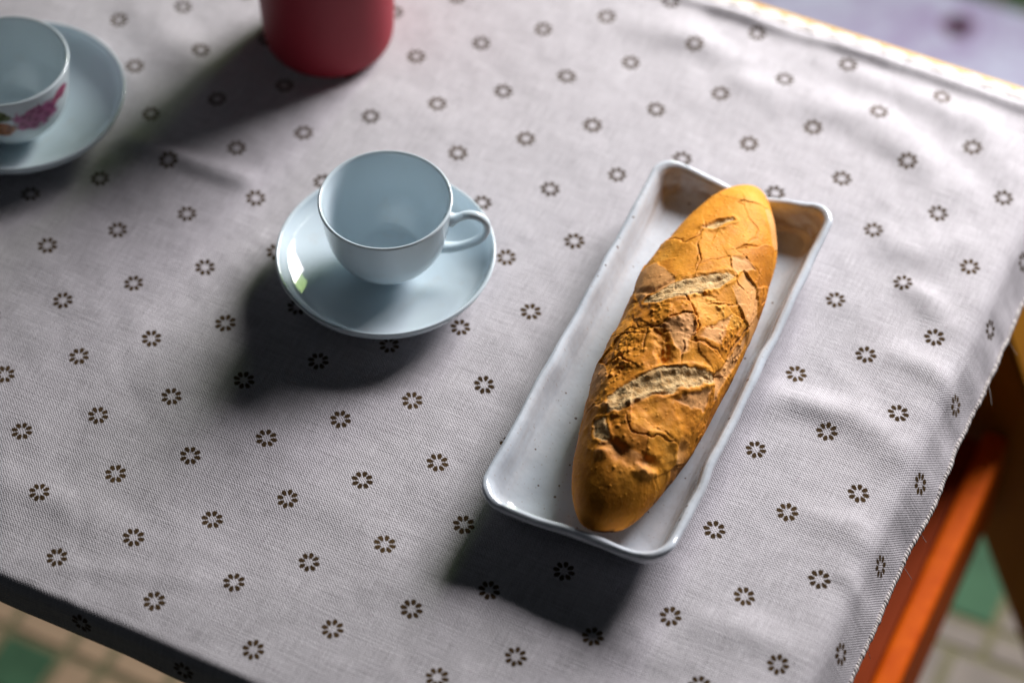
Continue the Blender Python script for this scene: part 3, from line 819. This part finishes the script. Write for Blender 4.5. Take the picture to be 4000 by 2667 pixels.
pale = np.maximum(pale, flaky * (tone_k[(idx * 7 + 3) % NS] > 0.80) * sstep(0.0, 0.0012, gap) * 0.8)
# traced cracks, each with one lip lifted above the other
for k, pl in enumerate(BF["crack"]):
    pts = [sq(p) for p in pl]
    d, pr = seg_dist(jit_s, jit_q, pts)
    wd = 0.00042 + 0.00035 * ((k * 7) % 3) / 2
    ends = 0.35 + 0.65 * np.sin(PI * np.clip(pr, 0.04, 0.96))
    disp -= 0.0006 * ends * np.exp(-(d / wd) ** 2)
    crack = np.maximum(crack, 0.8 * ends * np.exp(-(d / wd) ** 2))
    # side of the line
    j = len(pts) // 2
    ax, ay = pts[0]; bx, by = pts[-1]
    side = ((bx - ax) * (jit_q - ay) - (by - ay) * (jit_s - ax)) * (1 if k % 2 else -1)
    disp += np.where(side > 0, 0.0008 * np.exp(-(d / 0.0075) ** 2) * sstep(0.0000, 0.0005, d) * ends, 0.0)
for pl in BF["groove"]:
    d, pr = seg_dist(jit_s, jit_q, [sq(p) for p in pl])
    e_ = np.sin(PI * np.clip(pr, 0.08, 0.92))
    disp -= 0.0014 * e_ * np.exp(-(d / 0.0018) ** 2)
    crack = np.maximum(crack, 0.6 * e_ * np.exp(-(d / 0.0013) ** 2))
for k, pl in enumerate(BF["hollow"]):
    sd = poly_sd(jit_s, jit_q, [sq(p) for p in pl])
    mk = sstep(0.0022, -0.0060, sd)
    disp -= (0.0004, 0.0022)[k] * mk * (1 + 0.9 * fbm(s_ * 90, q_ * 90, 0, 76, 3))
    crack = np.maximum(crack, (0.15, 1.0)[k] * (0.30 + 0.6 * fbm(s_ * 120, q_ * 120, 0, 77, 2)).clip(0, 1) * sstep(0.0, -0.0030, sd))
for k, p in enumerate(BF["pit"]):
    a, b = sq(p)
    d = np.hypot((jit_s - a) * 0.8, jit_q - b)
    disp -= (0.0012, 0.0, 0.0, 0.0014, 0.0012)[k] * np.exp(-(d / (0.0050, 0.0036, 0.0032, 0.0035, 0.0035)[k]) ** 2)
    crack = np.maximum(crack, (0.6, 0, 0, 0.5, 0.5)[k] * np.exp(-(d / 0.0030) ** 2))
for k, pl in enumerate(BF["lens"]):
    sd = poly_sd(jit_s, jit_q, [sq(p) for p in pl])
    mk = sstep(0.0022, 0.0008, sd + 0.0008 * fbm(s_ * 90, q_ * 90, 0, 79, 3))
    crumb = np.maximum(crumb, mk)
    disp -= mk * (0.0010, 0.0012, 0.0004, 0.0006)[k] * sstep(0.0, -0.004, sd)
    disp += mk * (0.00050 * fbm(s_ * 130, q_ * 130, 0, 71, 5, 0.6) - 0.00006 * np.abs(fbm(s_ * 420, q_ * 420, 0, 72, 2)))
    disp += (1 - mk) * 0.0008 * np.exp(-((sd - 0.0030) / 0.0014) ** 2) * (0.75 + 0.3 * vnoise(s_ * 60, q_ * 60, 0, 73))
for k, pl in enumerate(BF["lip"]):
    d, pr = seg_dist(jit_s, jit_q, [sq(p) for p in pl])
    e_ = np.sin(PI * np.clip(pr, 0.06, 0.94)) * np.clip(0.55 + 1.0 * vnoise(s_ * 110, q_ * 110, 0, 74) + 0.4 * vnoise(s_ * 300, q_ * 300, 0, 78), 0, 1.5)
    disp += (0.0026, 0.0016, 0.0016, 0.0008)[k] * e_ * np.exp(-(d / (0.0026, 0.0019, 0.0019, 0.0015)[k]) ** 2)
    pale = np.maximum(pale, 0.55 * e_ * np.exp(-(d / 0.0013) ** 2))
for pl in BF["pale"]:
    sd = poly_sd(jit_s, jit_q, [sq(p) for p in pl])
    mk = sstep(0.0006, -0.0012, sd)
    pale = np.maximum(pale, 0.85 * mk); disp -= 0.0006 * mk
# blisters: clusters of tiny round bubbles
bl = []
for p in BF["blister"]:
    a, b = sq(p)
    for _ in range(34): bl.append((rng.normal(a, 0.0065), rng.normal(b, 0.0060), rng.uniform(0.0004, 0.0011)))
for _ in range(900): bl.append((rng.uniform(-0.12, 0.12), rng.uniform(-0.05, 0.05), rng.uniform(0.00025, 0.0006)))
blm = np.zeros_like(disp)
for (a, b, r) in bl:
    i0, i1 = np.searchsorted(bu * KS, [a - 3 * r, a + 3 * r])
    if i1 <= i0: continue
    sl = slice(i0, i1)
    g = np.exp(-(((s_[sl] - a) ** 2 + (q_[sl] - b) ** 2) / r ** 2))
    disp[sl] += 0.62 * r * g * (1 - crumb[sl]); blm[sl] = np.maximum(blm[sl], g)
tone = np.clip(tone + 0.30 * blm - 0.30 * sstep(0.45, -0.10, BU + 0.25 * BT / 1.5 * -1) + 0.08, 0, 1)
# ragged trough of the third slash near the end of the loaf
d, pr = seg_dist(s_ + 0.0022 * fbm(s_ * 85, q_ * 85, 0, 91, 3), q_ + 0.0022 * fbm(s_ * 85, q_ * 85, 0, 92, 3), [sq(p) for p in ((-0.62, -0.70), (-0.672, -0.35), (-0.712, 0.05), (-0.715, 0.45), (-0.675, 0.80), (-0.62, 1.05))])
e_ = np.sin(PI * np.clip(pr, 0.05, 0.95)) * np.clip(0.75 + 0.7 * vnoise(s_ * 95, q_ * 95, 0, 93), 0.1, 1.5)
disp -= 0.0021 * e_ * np.exp(-(d / 0.0036) ** 2)
crack = np.maximum(crack, 0.65 * np.clip(e_, 0, 1) * np.exp(-(d / 0.0026) ** 2))
disp += 0.0009 * fbm(s_ * 75, q_ * 75, 0, 94, 3) * sstep(0.30, -0.10, BU) * sstep(-0.72, -0.58, BU) * top * (1 - crumb)
# browned underside edge with scorched grains
burn = np.clip(sstep(1.45, 1.75, np.abs(BT)) * sstep(0.10, 0.45, fbm(s_ * 170, q_ * 170, 0, 75, 3)) * 1.1 * (BT > 0) + 0.35 * sstep(1.9, 2.4, np.abs(BT)), 0, 1)
disp *= 1 - 0.8 * sstep(1.7, 2.2, np.abs(BT))
endf = sstep(0.0, 0.05, 1 - np.abs(BU)); disp *= endf
PB = (P0 + NRM * disp[..., None]).reshape(-1, 3)
PB = np.vstack([PB, bread_base(np.array([-1.0]), np.array([0.0])), bread_base(np.array([1.0]), np.array([0.0]))])
FB = grid_faces(BN, BM_, wrap_m=True).tolist()
nb = len(PB)
FB += [[(k + 1) % BM_, k, nb - 2] for k in range(BM_)] + [[(BN - 1) * BM_ + k, (BN - 1) * BM_ + (k + 1) % BM_, nb - 1] for k in range(BM_)]
pad = lambda a, v: np.concatenate([a.ravel(), [v, v]])
bread = mesh_obj("bread_loaf", PB, FB, M_BREAD, None, True, None,
                 dict(crumb=pad(crumb, 0), crack=pad(crack, 0), tone=pad(tone, 0.5), pale=pad(pale, 0), burn=pad(burn, 0)))
tag(bread, "crusty golden baguette with flaking slashed crust lying on the long plate", "bread")

# ------------------------------------------------------------------ mat on the floor behind the table
mx = np.arange(-0.22, 0.80, 0.006); my = np.arange(0.86, 1.3245, 0.006)
MX, MY = np.meshgrid(mx, my, indexing='ij')
MZ = FZ + 0.0085 + 0.0012 * fbm(MX * 14, MY * 14, 0, 81, 3)
rug = mesh_obj("floor_mat", np.stack([MX, MY, MZ], -1).reshape(-1, 3), grid_faces(len(mx), len(my)), M_LAV)
rug.modifiers.new("t", 'SOLIDIFY').thickness = 0.004
rug.modifiers["t"].offset = -1
tag(rug, "pale lavender mat with a dark flower, on the floor behind the table", "mat")
